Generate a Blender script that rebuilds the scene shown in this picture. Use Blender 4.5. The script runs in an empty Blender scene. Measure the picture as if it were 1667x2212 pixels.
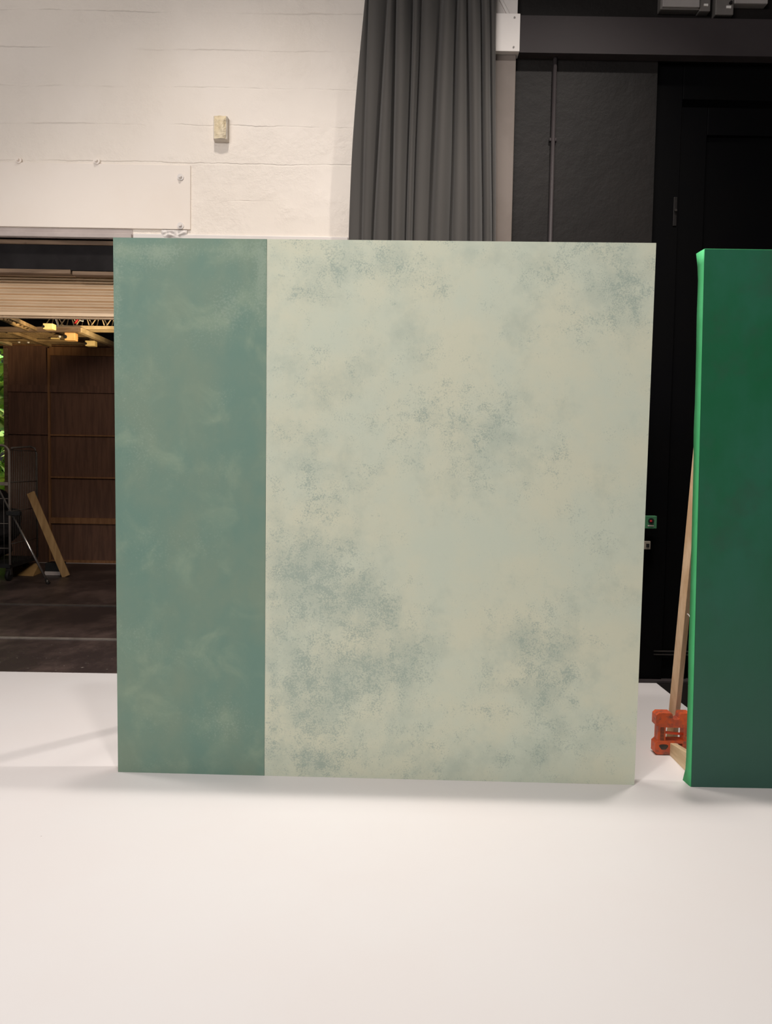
import bpy, bmesh, math, random
from mathutils import Vector, Matrix, noise

random.seed(7)
SC = bpy.context.scene
COL = SC.collection

# ------------------------------------------------------------------ camera
F_PX, CX, CY = 1660.0, 833.5, 1106.0
PITCH, ROLL, CAM_H = math.radians(3.2), math.radians(0.944), 1.433
FW = Vector((0, math.cos(PITCH), -math.sin(PITCH)))
R0 = Vector((1, 0, 0))
U0 = Vector((0, math.sin(PITCH), math.cos(PITCH)))
RT = math.cos(ROLL) * R0 + math.sin(ROLL) * U0
UP = -math.sin(ROLL) * R0 + math.cos(ROLL) * U0
cam_data = bpy.data.cameras.new('camera')
cam = bpy.data.objects.new('camera', cam_data)
COL.objects.link(cam)
cam.matrix_world = Matrix(((RT.x, UP.x, -FW.x, 0), (RT.y, UP.y, -FW.y, 0), (RT.z, UP.z, -FW.z, CAM_H), (0, 0, 0, 1)))
cam_data.sensor_fit = 'VERTICAL'
cam_data.sensor_height = 24.0
cam_data.lens = 24.0 * F_PX / 2212.0
cam_data.clip_start = 0.05
SC.camera = cam


def ray(px, py):
    return FW + RT * ((px - CX) / F_PX) - UP * ((py - CY) / F_PX)


def G(px, py, z=0.0):
    """point of the level z seen at a pixel of the photograph"""
    d = ray(px, py)
    return Vector((0, 0, CAM_H)) + d * ((z - CAM_H) / d.z)


def W(px, py, y):
    """point of the plane Y = y seen at a pixel of the photograph"""
    d = ray(px, py)
    return Vector((0, 0, CAM_H)) + d * (y / d.y)


# ------------------------------------------------------------------ materials
def lin(c):
    c = c / 255.0
    return c / 12.92 if c <= 0.04045 else ((c + 0.055) / 1.055) ** 2.4


def rgb(r, g, b):
    return (lin(r), lin(g), lin(b), 1.0)


class Mat:
    def __init__(self, name, rough=0.7, spec=0.3, metal=0.0):
        self.m = bpy.data.materials.new(name)
        self.m.use_nodes = True
        self.nt = self.m.node_tree
        self.b = self.nt.nodes['Principled BSDF']
        self.b.inputs['Roughness'].default_value = rough
        self.b.inputs['Specular IOR Level'].default_value = spec
        self.b.inputs['Metallic'].default_value = metal
        self.co = self.n('ShaderNodeTexCoord').outputs['Object']

    def n(self, t):
        return self.nt.nodes.new(t)

    def l(self, a, b):
        self.nt.links.new(a, b)

    def scaled(self, s):
        mp = self.n('ShaderNodeMapping')
        mp.inputs['Scale'].default_value = s
        self.l(self.co, mp.inputs['Vector'])
        return mp.outputs['Vector']

    def noise(self, scale, detail=4, rough=0.6, vec=None, dist=0.0):
        t = self.n('ShaderNodeTexNoise')
        t.inputs['Scale'].default_value = scale
        t.inputs['Detail'].default_value = detail
        t.inputs['Roughness'].default_value = rough
        t.inputs['Distortion'].default_value = dist
        self.l(vec or self.co, t.inputs['Vector'])
        return t.outputs['Fac']

    def ramp(self, fac, a, b, c0=0.0, c1=1.0):
        r = self.n('ShaderNodeMapRange')
        r.interpolation_type = 'SMOOTHSTEP'
        r.inputs['From Min'].default_value = a
        r.inputs['From Max'].default_value = b
        r.inputs['To Min'].default_value = c0
        r.inputs['To Max'].default_value = c1
        self.l(fac, r.inputs['Value'])
        return r.outputs['Result']

    def math(self, op, a, b):
        m = self.n('ShaderNodeMath')
        m.operation = op
        for i, v in ((0, a), (1, b)):
            if isinstance(v, (int, float)):
                m.inputs[i].default_value = v
            else:
                self.l(v, m.inputs[i])
        return m.outputs[0]

    def mix(self, fac, a, b):
        m = self.n('ShaderNodeMix')
        m.data_type = 'RGBA'
        if isinstance(fac, (int, float)):
            m.inputs[0].default_value = fac
        else:
            self.l(fac, m.inputs[0])
        for i, v in ((6, a), (7, b)):
            if isinstance(v, tuple):
                m.inputs[i].default_value = v
            else:
                self.l(v, m.inputs[i])
        return m.outputs[2]

    def attr(self, name):
        a = self.n('ShaderNodeAttribute')
        a.attribute_name = name
        return a.outputs['Fac']

    def color(self, c):
        if isinstance(c, tuple):
            self.b.inputs['Base Color'].default_value = c
        else:
            self.l(c, self.b.inputs['Base Color'])

    def bump(self, h, strength=0.3, dist=0.01):
        b = self.n('ShaderNodeBump')
        b.inputs['Strength'].default_value = strength
        b.inputs['Distance'].default_value = dist
        self.l(h, b.inputs['Height'])
        self.l(b.outputs['Normal'], self.b.inputs['Normal'])


def plain(name, c, c2=None, rough=0.7, spec=0.3, metal=0.0, scale=6.0, bump=0.0, stretch=None):
    m = Mat(name, rough, spec, metal)
    v = m.scaled(stretch) if stretch else None
    f = m.ramp(m.noise(scale, 5, 0.6, v), 0.35, 0.65)
    m.color(m.mix(f, c, c2 or c))
    if bump:
        m.bump(m.noise(scale * 8, 5, 0.6, v), bump, 0.004)
    return m.m


M = {}

# white painted studio floor with scuffs and specks
m = Mat('floor_paint', 0.55, 0.25)
f = m.ramp(m.noise(0.9, 4, 0.6), 0.35, 0.68)
c = m.mix(f, (0.70, 0.68, 0.68, 1), (0.695, 0.665, 0.66, 1))
sc = m.ramp(m.noise(5.5, 6, 0.7), 0.70, 0.80, 0, 0.22)
c = m.mix(sc, c, rgb(176, 164, 152))
vo = m.n('ShaderNodeTexVoronoi')
vo.inputs['Scale'].default_value = 2.6
m.l(m.co, vo.inputs['Vector'])
sp = m.ramp(vo.outputs['Distance'], 0.008, 0.014, 0.75, 0.0)
sel = m.math('GREATER_THAN', m.noise(0.8, 1, 0.5), 0.50)
c = m.mix(m.math('MULTIPLY', sp, sel), c, rgb(96, 84, 74))
m.color(c)
m.bump(m.noise(40, 3), 0.02, 0.002)
M['floor'] = m.m

# black painted store floor: mottled, dusty
m = Mat('store_floor_paint', 0.42, 0.35)
f = m.ramp(m.noise(1.1, 6, 0.7, m.scaled((1.2, 0.7, 1))), 0.40, 0.70)
c = m.mix(f, rgb(54, 45, 44), rgb(100, 84, 79))
dust = m.ramp(m.noise(24, 5, 0.7, m.scaled((0.7, 1, 1))), 0.63, 0.69)
nearer = m.n('ShaderNodeSeparateXYZ')
m.l(m.co, nearer.inputs[0])
near = m.ramp(nearer.outputs['Y'], 5.2, 6.6, 1.0, 0.05)
c = m.mix(m.math('MULTIPLY', dust, near), c, rgb(150, 142, 134))
m.color(c)
m.bump(m.noise(30, 4), 0.15, 0.003)
M['store_floor'] = m.m

# white painted block wall
ROWH = W(600, 274, 5.19).z - W(600, 355, 5.19).z
m = Mat('white_block_paint', 0.6, 0.25)
mp = m.n('ShaderNodeCombineXYZ')
sx = m.n('ShaderNodeSeparateXYZ')
m.l(m.co, sx.inputs[0])
m.l(m.math('ADD', sx.outputs['X'], 0.14), mp.inputs[0])
m.l(m.math('ADD', m.math('MULTIPLY', m.math('SUBTRACT', m.noise(2.6, 5, 0.65), 0.5), 0.045), m.math('ADD', sx.outputs['Z'], ROWH * 20 - W(600, 274, 5.19).z)), mp.inputs[1])
br = m.n('ShaderNodeTexBrick')
br.inputs['Scale'].default_value = 1.0
br.inputs['Mortar Size'].default_value = 0.007
br.inputs['Mortar Smooth'].default_value = 1.0
br.inputs['Brick Width'].default_value = 9.0
br.inputs['Row Height'].default_value = ROWH
br.inputs['Color1'].default_value = (1, 1, 1, 1)
br.inputs['Color2'].default_value = (1, 1, 1, 1)
br.inputs['Mortar'].default_value = (0, 0, 0, 1)
m.l(mp.outputs[0], br.inputs['Vector'])
pat = m.ramp(m.noise(2.4, 4, 0.65, m.scaled((0.7, 1, 1.6))), 0.40, 0.66)
joint = m.math('MULTIPLY', m.math('SUBTRACT', 1.0, br.outputs['Color']), pat)
rough_ = m.math('MULTIPLY', m.noise(16, 6, 0.7), m.ramp(m.noise(2.6, 3, 0.6), 0.40, 0.62, 0.2, 1.3))
h = m.math('SUBTRACT', m.math('MULTIPLY', rough_, 1.2), m.math('MULTIPLY', joint, 0.8))
m.bump(h, 0.5, 0.012)
c = m.mix(m.ramp(m.noise(0.9, 3), 0.35, 0.65), (0.84, 0.765, 0.68, 1), (0.87, 0.80, 0.725, 1))
c = m.mix(m.math('MULTIPLY', joint, 0.10), c, rgb(150, 132, 116))
m.color(c)
M['white_wall'] = m.m

M['board'] = plain('white_board_paint', (0.83, 0.745, 0.66, 1), (0.85, 0.775, 0.70, 1), 0.55, 0.25, scale=1.2, bump=0.04)
M['white_trim'] = plain('white_trim_paint', (0.70, 0.655, 0.62, 1), (0.75, 0.70, 0.66, 1), 0.5, 0.3, scale=3, bump=0.05)
M['grey_trim'] = plain('grey_trim_paint', (0.42, 0.36, 0.335, 1), (0.48, 0.415, 0.385, 1), 0.55, 0.3, scale=5)
M['bright_white'] = plain('brightened_white', (0.86, 0.81, 0.77, 1), (0.88, 0.83, 0.79, 1), 0.5, 0.3, scale=3)  # whiter base colour stands in for stronger light on the beam cover
M['pilaster'] = plain('shaded_white_pilaster', (0.185, 0.153, 0.133, 1), (0.21, 0.176, 0.155, 1), 0.5, 0.3, scale=3, bump=0.05)  # white pilaster, its shade put into a darker base colour
M['screw'] = plain('dull_screw', (0.30, 0.28, 0.26, 1), None, 0.5, 0.4)

# black wall paint
m = Mat('black_wall_paint', 0.55, 0.3)
f = m.ramp(m.noise(1.3, 5, 0.65), 0.35, 0.7)
m.color(m.mix(f, (0.0075, 0.0060, 0.0055, 1), (0.0115, 0.0090, 0.0080, 1)))
m.bump(m.noise(9, 6, 0.65), 0.35, 0.01)
M['black_wall'] = m.m
M['black_beam'] = plain('black_beam_paint', (0.036, 0.029, 0.030, 1), (0.043, 0.0355, 0.0365, 1), 0.6, 0.3, scale=2, bump=0.05)
M['black_door'] = plain('black_door_paint', (0.0012, 0.0012, 0.0018, 1), (0.0018, 0.0017, 0.0019, 1), 0.6, 0.08, scale=3, bump=0.03)
M['black_matt'] = plain('black_matt_board', (0.010, 0.0085, 0.0088, 1), (0.016, 0.0142, 0.0145, 1), 0.8, 0.15, scale=4, bump=0.1)
M['dark_metal'] = plain('dark_metal', (0.05, 0.045, 0.042, 1), (0.08, 0.07, 0.065, 1), 0.4, 0.5, 0.6, scale=12)
M['chrome'] = plain('tube_steel', (0.55, 0.52, 0.50, 1), (0.62, 0.6, 0.58, 1), 0.28, 0.5, 0.9, scale=12)
M['wire_steel'] = plain('zinc_wire', (0.11, 0.10, 0.09, 1), (0.15, 0.135, 0.12, 1), 0.45, 0.5, 0.5, scale=14)
M['cage_grey'] = plain('dull_cage_paint', (0.24, 0.20, 0.175, 1), (0.28, 0.24, 0.21, 1), 0.5, 0.3, scale=12)
M['strip_grey'] = plain('worn_strip_grey', (0.24, 0.21, 0.185, 1), (0.17, 0.15, 0.13, 1), 0.5, 0.4, scale=7)
M['strip_dark'] = plain('dull_strip', (0.10, 0.085, 0.075, 1), (0.07, 0.06, 0.055, 1), 0.5, 0.4, scale=7)
M['rubber'] = plain('black_rubber', (0.012, 0.012, 0.012, 1), (0.02, 0.02, 0.02, 1), 0.7, 0.3)


def wood(name, a, b, axis=2, rough=0.65):
    mt = Mat(name, rough, 0.25)
    s = [14.0, 14.0, 14.0]
    s[axis] = 1.2
    v = mt.scaled(tuple(s))
    g = mt.ramp(mt.noise(1.6, 5, 0.6, v, 0.6), 0.34, 0.66)
    cc = mt.mix(g, a, b)
    k = mt.ramp(mt.noise(5.0, 3, 0.5, mt.scaled((2, 2, 1))), 0.70, 0.78, 0, 0.5)
    cc = mt.mix(k, cc, (a[0] * 0.4, a[1] * 0.35, a[2] * 0.3, 1))
    mt.color(cc)
    mt.bump(mt.noise(3, 4, 0.6, v), 0.1, 0.002)
    return mt.m


M['pine'] = wood('pale_pine', rgb(206, 170, 132), rgb(228, 198, 164))
M['pine_along'] = wood('pale_pine_board', rgb(196, 172, 134), rgb(222, 200, 164), 1)
M['plank'] = wood('old_plank', rgb(150, 118, 78), rgb(172, 138, 94))
M['timber_bar'] = wood('old_timber_bar', rgb(96, 78, 62), rgb(128, 106, 86), 0)
M['brown_ply'] = wood('brown_plywood', rgb(96, 70, 58), rgb(116, 84, 68))
M['brown_stud'] = wood('brown_timber', rgb(128, 92, 62), rgb(150, 108, 74))
M['shutter'] = plain('galvanised_slats', (0.72, 0.52, 0.33, 1), (0.82, 0.61, 0.40, 1), 0.42, 0.45, 0.1, scale=3, bump=0.05, stretch=(0.4, 1, 6))
M['truss'] = plain('painted_truss_steel', rgb(214, 190, 150), rgb(190, 166, 126), 0.45, 0.4, 0.1, scale=9)
M['mesh'] = plain('rusty_mesh', rgb(128, 104, 74), rgb(158, 132, 94), 0.6, 0.3, 0.1, scale=4)
M['yellow_block'] = plain('yellowed_block', rgb(226, 196, 128), rgb(236, 210, 150), 0.6, 0.3, scale=10)
M['orange_block'] = plain('tan_block', rgb(216, 160, 100), rgb(226, 180, 120), 0.6, 0.3, scale=10)
M['leaf'] = plain('sunlit_leaves', rgb(112, 176, 98), rgb(206, 214, 128), 0.6, 0.3, scale=5)
M['grey_box'] = plain('grey_box_paint', (0.30, 0.275, 0.265, 1), (0.34, 0.315, 0.30, 1), 0.45, 0.35, scale=3)
M['grey_box_dark'] = plain('dark_grey_plastic', (0.13, 0.12, 0.11, 1), (0.16, 0.145, 0.135, 1), 0.5, 0.35, scale=3)
M['tape'] = plain('crumpled_cream_tape', (0.72, 0.60, 0.40, 1), (0.78, 0.68, 0.50, 1), 0.5, 0.3, scale=9, bump=0.1)
M['casing'] = plain('cream_casing', (0.62, 0.56, 0.48, 1), (0.66, 0.60, 0.52, 1), 0.5, 0.3)
M['switch_green'] = plain('green_switch_plate', (0.05, 0.17, 0.085, 1), (0.06, 0.20, 0.10, 1), 0.5, 0.3)
M['socket_grey'] = plain('grey_socket_plate', (0.26, 0.23, 0.19, 1), None, 0.5, 0.3)
M['chalk'] = plain('chalk_white', (0.5, 0.48, 0.46, 1), None, 0.8, 0.1)
M['red'] = plain('red_plastic', (0.5, 0.03, 0.03, 1), None, 0.5, 0.3)
M['white_plastic'] = plain('white_plastic', (0.75, 0.72, 0.68, 1), None, 0.5, 0.3)
M['card'] = plain('dusty_cardboard', rgb(150, 118, 74), rgb(168, 134, 88), 0.8, 0.2)

# curtain
m = Mat('charcoal_cloth', 0.85, 0.15)
f = m.noise(5, 4, 0.6, m.scaled((1, 1, 0.25)))
m.color(m.mix(f, (0.066, 0.062, 0.058, 1), (0.088, 0.082, 0.076, 1)))
m.b.inputs['Sheen Weight'].default_value = 0.15
m.bump(m.noise(160, 2), 0.04, 0.001)
M['curtain'] = m.m

# orange iron weight, worn
m = Mat('worn_orange_paint', 0.5, 0.35)
f = m.ramp(m.noise(14, 5, 0.65), 0.40, 0.62)
c = m.mix(f, rgb(222, 100, 56), rgb(182, 88, 66))
wear = m.ramp(m.noise(17, 6, 0.7, None, 0.4), 0.52, 0.64, 0, 0.85)
c = m.mix(wear, c, rgb(112, 82, 70))
chip = m.ramp(m.noise(60, 4, 0.6), 0.72, 0.76)
c = m.mix(chip, c, rgb(205, 180, 160))
m.color(c)
m.bump(m.noise(40, 5, 0.6), 0.2, 0.002)
M['orange'] = m.m
M['orange_wear'] = plain('worn_bare_iron', rgb(98, 78, 70), rgb(120, 84, 70), 0.55, 0.35, scale=30)
M['orange_bar'] = plain('bright_orange_bar', rgb(222, 78, 40), rgb(206, 76, 50), 0.45, 0.35, scale=20)

# green flat
m = Mat('dark_green_cloth', 0.75, 0.2)
f = m.ramp(m.noise(1.4, 5, 0.6, m.scaled((1.5, 1, 1))), 0.35, 0.68)
c = m.mix(f, (0.011, 0.120, 0.049, 1), (0.023, 0.136, 0.080, 1))
f2 = m.ramp(m.noise(3.2, 5, 0.6), 0.50, 0.72, 0, 0.6)
c = m.mix(f2, c, (0.034, 0.088, 0.058, 1))
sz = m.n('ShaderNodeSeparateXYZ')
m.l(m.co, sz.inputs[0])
low_tint = m.ramp(m.math('ADD', sz.outputs['Z'], m.math('MULTIPLY', m.noise(1.6, 4), 1.2)), 0.4, 2.4, 0.85, 0.0)  # greyer green towards the bottom
c = m.mix(low_tint, c, (0.052, 0.108, 0.090, 1))
m.color(c)
m.bump(m.noise(90, 3), 0.03, 0.001)
M['green_face'] = m.m
M['green_edge'] = plain('bright_green_cloth', (0.075, 0.46, 0.17, 1), (0.09, 0.50, 0.20, 1), 0.75, 0.2, scale=4, bump=0.05)

# painted flat: the wash attributes hold where the second coat was sponged on
m = Mat('pale_sage_paint', 0.62, 0.25)
wash = m.attr('wash')
hue = m.ramp(m.noise(2.3, 5, 0.62), 0.36, 0.66)
c = m.mix(hue, (0.635, 0.65, 0.51, 1), (0.58, 0.635, 0.525, 1))
cl = m.noise(11.0, 8, 0.72, None, 0.25)
hz = m.noise(4.2, 6, 0.66)
haze = m.math('MULTIPLY', m.ramp(m.math('ADD', hz, m.math('MULTIPLY', wash, 0.15)), 0.48, 0.76), 0.66)
c = m.mix(haze, c, (0.44, 0.505, 0.425, 1))
fine = m.noise(150, 4, 0.8)
th = m.math('ADD', m.math('ADD', m.math('MULTIPLY', m.math('SUBTRACT', cl, 0.5), 0.9), m.math('MULTIPLY', wash, 0.16)), m.math('MULTIPLY', fine, 1.05))
spk = m.ramp(th, 0.62, 0.80, 0, 0.72)
c = m.mix(spk, c, (0.315, 0.395, 0.35, 1))
m.color(c)
m.bump(m.noise(70, 5, 0.7), 0.06, 0.002)
M['sage'] = m.m

m = Mat('dark_sage_paint', 0.62, 0.25)
wash = m.attr('wash')
hue = m.ramp(m.noise(2.0, 5, 0.6, m.scaled((1, 1, 0.7))), 0.36, 0.66)
c = m.mix(hue, (0.155, 0.262, 0.215, 1), (0.205, 0.282, 0.215, 1))
cl = m.noise(5.0, 6, 0.6, None, 0.5)
haze = m.math('MULTIPLY', m.ramp(m.math('ADD', cl, m.math('MULTIPLY', wash, 0.15)), 0.48, 0.85), 0.8)
c = m.mix(haze, c, (0.275, 0.36, 0.265, 1))
th = m.math('ADD', m.math('MULTIPLY', wash, 0.20), m.noise(110, 6, 0.75))
spk = m.ramp(th, 0.60, 0.76, 0, 0.5)
c = m.mix(spk, c, (0.30, 0.38, 0.31, 1))
m.color(c)
m.bump(m.noise(70, 5, 0.7), 0.05, 0.002)
M['teal'] = m.m
M['flat_edge'] = plain('pale_flat_edge', (0.62, 0.62, 0.53, 1), None, 0.7, 0.2)


# ------------------------------------------------------------------ mesh helpers
class MB:
    def __init__(self):
        self.bm = bmesh.new()

    def hull8(self, pts):
        """8 corners: bottom ring of four, top ring of four"""
        v = [self.bm.verts.new(p) for p in pts]
        for f in ((0, 3, 2, 1), (4, 5, 6, 7), (0, 1, 5, 4), (1, 2, 6, 5), (2, 3, 7, 6), (3, 0, 4, 7)):
            self.bm.faces.new([v[i] for i in f])
        return self

    def box(self, x0, x1, y0, y1, z0, z1):
        return self.hull8([(x0, y0, z0), (x1, y0, z0), (x1, y1, z0), (x0, y1, z0), (x0, y0, z1), (x1, y0, z1), (x1, y1, z1), (x0, y1, z1)])

    def bar(self, a, b, w, d, side=None):
        """square bar from a to b; w along the side vector, d across"""
        a, b = Vector(a), Vector(b)
        ax = (b - a).normalized()
        s = Vector(side) if side else (Vector((1, 0, 0)) if abs(ax.x) < 0.9 else Vector((0, 1, 0)))
        s = (s - ax * s.dot(ax)).normalized()
        t = ax.cross(s)
        s, t = s * w / 2, t * d / 2
        return self.hull8([a - s - t, a + s - t, a + s + t, a - s + t, b - s - t, b + s - t, b + s + t, b - s + t])

    def tube(self, pts, r, seg=10, cap=True):
        pts = [Vector(p) for p in pts]
        rings = []
        prev = None
        for i, p in enumerate(pts):
            d = (pts[min(i + 1, len(pts) - 1)] - pts[max(i - 1, 0)]).normalized()
            s = prev if prev else (Vector((0, 0, 1)) if abs(d.z) < 0.9 else Vector((1, 0, 0)))
            s = (s - d * s.dot(d)).normalized()
            prev = s
            t = d.cross(s)
            rr = r[i] if isinstance(r, (list, tuple)) else r
            rings.append([self.bm.verts.new(p + (s * math.cos(q) + t * math.sin(q)) * rr) for q in [2 * math.pi * k / seg for k in range(seg)]])
        for A, B in zip(rings, rings[1:]):
            for k in range(seg):
                f = self.bm.faces.new((A[k], A[(k + 1) % seg], B[(k + 1) % seg], B[k]))
                f.smooth = True
        if cap:
            self.bm.faces.new(rings[0][::-1])
            self.bm.faces.new(rings[-1])
        return self

    def prism_y(self, outline, y0, y1, holes=False):
        """outline in (x, z), extruded along y"""
        a = [self.bm.verts.new((x, y0, z)) for x, z in outline]
        b = [self.bm.verts.new((x, y1, z)) for x, z in outline]
        n = len(outline)
        fs = [self.bm.faces.new(a), self.bm.faces.new(b[::-1])]
        for i in range(n):
            self.bm.faces.new((a[i], b[i], b[(i + 1) % n], a[(i + 1) % n]))
        self.bm.normal_update()
        bmesh.ops.triangulate(self.bm, faces=fs)
        return self

    def build(self, name, mat, parent=None, bevel=0.0):
        me = bpy.data.meshes.new(name)
        bmesh.ops.recalc_face_normals(self.bm, faces=self.bm.faces)
        off = Vector((0, 0, 0))
        p = parent
        while p:
            off += p.location
            p = p.parent
        bmesh.ops.translate(self.bm, verts=self.bm.verts, vec=-off)
        self.bm.to_mesh(me)
        self.bm.free()
        me.materials.append(M[mat] if isinstance(mat, str) else mat)
        o = bpy.data.objects.new(name, me)
        COL.objects.link(o)
        if parent:
            o.parent = parent
        if bevel:
            mod = o.modifiers.new('bevel', 'BEVEL')
            mod.width = bevel
            mod.segments = 2
            mod.limit_method = 'ANGLE'
            mod.angle_limit = math.radians(40)
        return o


def tag(o, label=None, cat=None, group=None, kind=None):
    for k, v in (('label', label), ('category', cat), ('group', group), ('kind', kind)):
        if v:
            o[k] = v
    return o


def thing(name, loc, label, cat, group=None):
    o = bpy.data.objects.new(name, None)
    o.empty_display_size = 0.1
    o.location = loc
    COL.objects.link(o)
    return tag(o, label, cat, group)


def struct(o, label, cat):
    return tag(o, label, cat, kind='structure')


YW = 5.19        # the back wall's face
XR = 1.87        # right edge of the white floor
# ------------------------------------------------------------------ the floors
o = MB().box(-6.2, XR, -3.5, YW + 0.02, -0.12, 0.0).box(XR, 6.2, -3.5, 3.55, -0.12, 0.0).build('floor', 'floor')
struct(o, 'white painted studio floor in front of and around the flats', 'floor')
o = MB().box(XR, 6.2, 3.55, YW + 0.02, -0.12, -0.002).build('floor_black', 'black_wall')
struct(o, 'black floor to the right of the white floor, behind the green flat', 'floor')
o = MB().box(-8.2, 1.6, YW + 0.02, 13.5, -0.12, -0.002).build('floor_store', 'store_floor')
struct(o, 'dusty black floor of the store room beyond the roller shutter', 'floor')
a, b = G(-60, 1304), G(300, 1307)
o = MB().box(-7.5, 1.0, a.y - 0.03, a.y + 0.03, -0.05, 0.006).build('trim_1', 'strip_dark')
struct(o, 'further dark metal strip across the store room floor', 'trim')
a = G(125, 1380)
o = MB().box(-7.5, 1.0, a.y - 0.018, a.y + 0.018, -0.05, 0.008).build('trim_2', 'strip_grey')
struct(o, 'nearer bright metal strip across the store room floor', 'trim')

# ------------------------------------------------------------------ the back wall (white) with the shutter opening
ZO = W(125, 515, YW).z           # underside of the wall over the opening
XO = -1.0                        # right jamb of the opening, behind the painted flat
XP0, XP1 = W(1060, 320, YW).x, W(1109, 320, YW).x
mb = MB()
mb.box(-6.2, XO, YW, YW + 0.3, ZO, 6.4)
mb.box(XO, XP1, YW, YW + 0.3, 0.0, 6.4)
o = mb.build('wall_back', 'white_wall')
struct(o, 'white painted block wall above the roller shutter opening', 'wall')

# smooth board over the blocks, bottom left, with bolts
p0, p1 = W(0, 340, YW), W(412, 497, YW)
ZB = p1.z
board = thing('wall_board', (-3.4, YW, ZB), 'smooth white painted board over the shutter opening, bottom left of block wall', 'board')
MB().box(-6.2, p1.x, YW - 0.012, YW + 0.002, ZB, W(412, 358, YW).z).build('panel', 'board', board, 0.003)
for px, py in ((209, 348), (390, 383), (390, 488), (40, 346)):
    q = W(px, py, YW - 0.012)
    mb = MB().tube([(q.x, q.y + 0.004, q.z), (q.x, q.y - 0.006, q.z)], 0.022, 12)
    mb.tube([(q.x, q.y - 0.004, q.z), (q.x, q.y - 0.022, q.z)], [0.011, 0.008], 8)
    mb.build('bolt', 'board' if px in (209, 40) else 'white_trim', board)

# steel angle and white strip under the board
zt, zb = ZB - 0.004, ZO
xe = W(287, 507, YW).x
mb = MB().box(-6.2, xe, YW - 0.035, YW + 0.05, zb, zt - 0.035)
mb.box(-6.2, xe, YW - 0.005, YW + 0.05, zt - 0.036, zt)
o = mb.build('trim_3', 'grey_trim', None, 0.003)
struct(o, 'grey painted steel angle under the white wall board', 'trim')
o = MB().box(xe + 0.002, W(752, 507, YW).x, YW - 0.012, YW + 0.03, zb + 0.002, zt - 0.026).build('trim_4', 'white_trim', None, 0.006)
struct(o, 'short white painted strip along the top of the opening', 'trim')
# lump of plaster at the end of the board
mb = MB()
q = W(375, 503, YW - 0.04)
nx_, nz_ = 26, 12
g = []
for j in range(nz_ + 1):
    row = []
    for i in range(nx_ + 1):
        u, v = i / nx_, j / nz_
        x, z = q.x - 0.09 + 0.17 * u, q.z - 0.028 + 0.056 * v
        e = (math.sin(math.pi * u) * math.sin(math.pi * v)) ** 0.5 if 0 < u < 1 and 0 < v < 1 else 0
        row.append(mb.bm.verts.new((x, YW - 0.008 - 0.02 * e * max(0.0, 0.5 + 1.4 * noise.noise(Vector((x * 40, 3, z * 50)))), z)))
    g.append(row)
for A, B in zip(g, g[1:]):
    for i in range(nx_):
        mb.bm.faces.new((A[i], A[i + 1], B[i + 1], B[i])).smooth = True
o = mb.build('trim_5', 'white_trim')
struct(o, 'rough white plaster lump at the corner of the wall board', 'plaster')

# lintel stack in the opening: timber bar, black board, timber batten
z1, z2 = W(125, 517, YW).z, W(125, 527, YW).z
o = MB().box(-6.2, XO, YW + 0.01, YW + 0.09, z2, z1).build('trim_6', 'timber_bar', None, 0.004)
struct(o, 'upper old timber bar above the black lintel board', 'trim')
z3 = W(125, 582, YW).z
o = MB().box(-6.2, XO, YW + 0.02, YW + 0.08, z3, z2 + 0.002).build('wall_lintel', 'black_matt')
struct(o, 'black lintel board over the roller shutter', 'lintel')
z4 = W(125, 594, YW + 0.05).z
mb = MB()
mb.box(-6.2, W(150, 590, YW).x, YW + 0.015, YW + 0.09, z4, z3 + 0.004)
mb.box(W(153, 590, YW).x, XO, YW + 0.018, YW + 0.09, z4 - 0.006, z3 - 0.004)
o = mb.build('trim_7', 'timber_bar', None, 0.004)
struct(o, 'lower old timber batten between black lintel and shutter', 'trim')

# roller shutter
YS = YW + 0.16
zs0, zs1 = W(125, 688, YS).z, W(125, 560, YS).z
xs0, xs1 = -6.0, XO - 0.02
sh = thing('roller_shutter', (-3.0, YS, zs0), 'tan ribbed roller shutter rolled part way down under the black lintel', 'shutter')
rows = []
mb = MB()
n = 9
pitch = (zs1 - zs0 - 0.036) / n
prof = []
for k in range(n):
    z0 = zs0 + 0.036 + k * pitch
    for t, d in ((0.0, 0.004), (0.05, -0.004), (0.12, -0.012), (0.28, -0.016), (0.42, -0.013), (0.48, -0.004), (0.54, -0.004), (0.60, -0.012), (0.75, -0.015), (0.90, -0.010), (0.96, 0.004)):
        prof.append((z0 + t * pitch, YS + d))
xs = [xs0 + (xs1 - xs0) * i / 12 for i in range(13)]
grid = [[mb.bm.verts.new((x, y + 0.002 * math.sin(x * 3 + z * 9), z + 0.002 * math.sin(x * 2.1 + z))) for x in xs] for z, y in prof]
for A, B in zip(grid, grid[1:]):
    for i in range(12):
        f = mb.bm.faces.new((A[i], A[i + 1], B[i + 1], B[i]))
        f.smooth = True
s = mb.build('slats', 'shutter', sh)
so = s.modifiers.new('thick', 'SOLIDIFY')
so.thickness = 0.004
mb = MB().box(xs0, xs1, YS - 0.02, YS + 0.02, zs0 + 0.012, zs0 + 0.040)
mb.box(xs0, xs1, YS - 0.005, YS + 0.03, zs0, zs0 + 0.012)
mb.build('bottom_rail', 'shutter', sh, 0.005)

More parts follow.
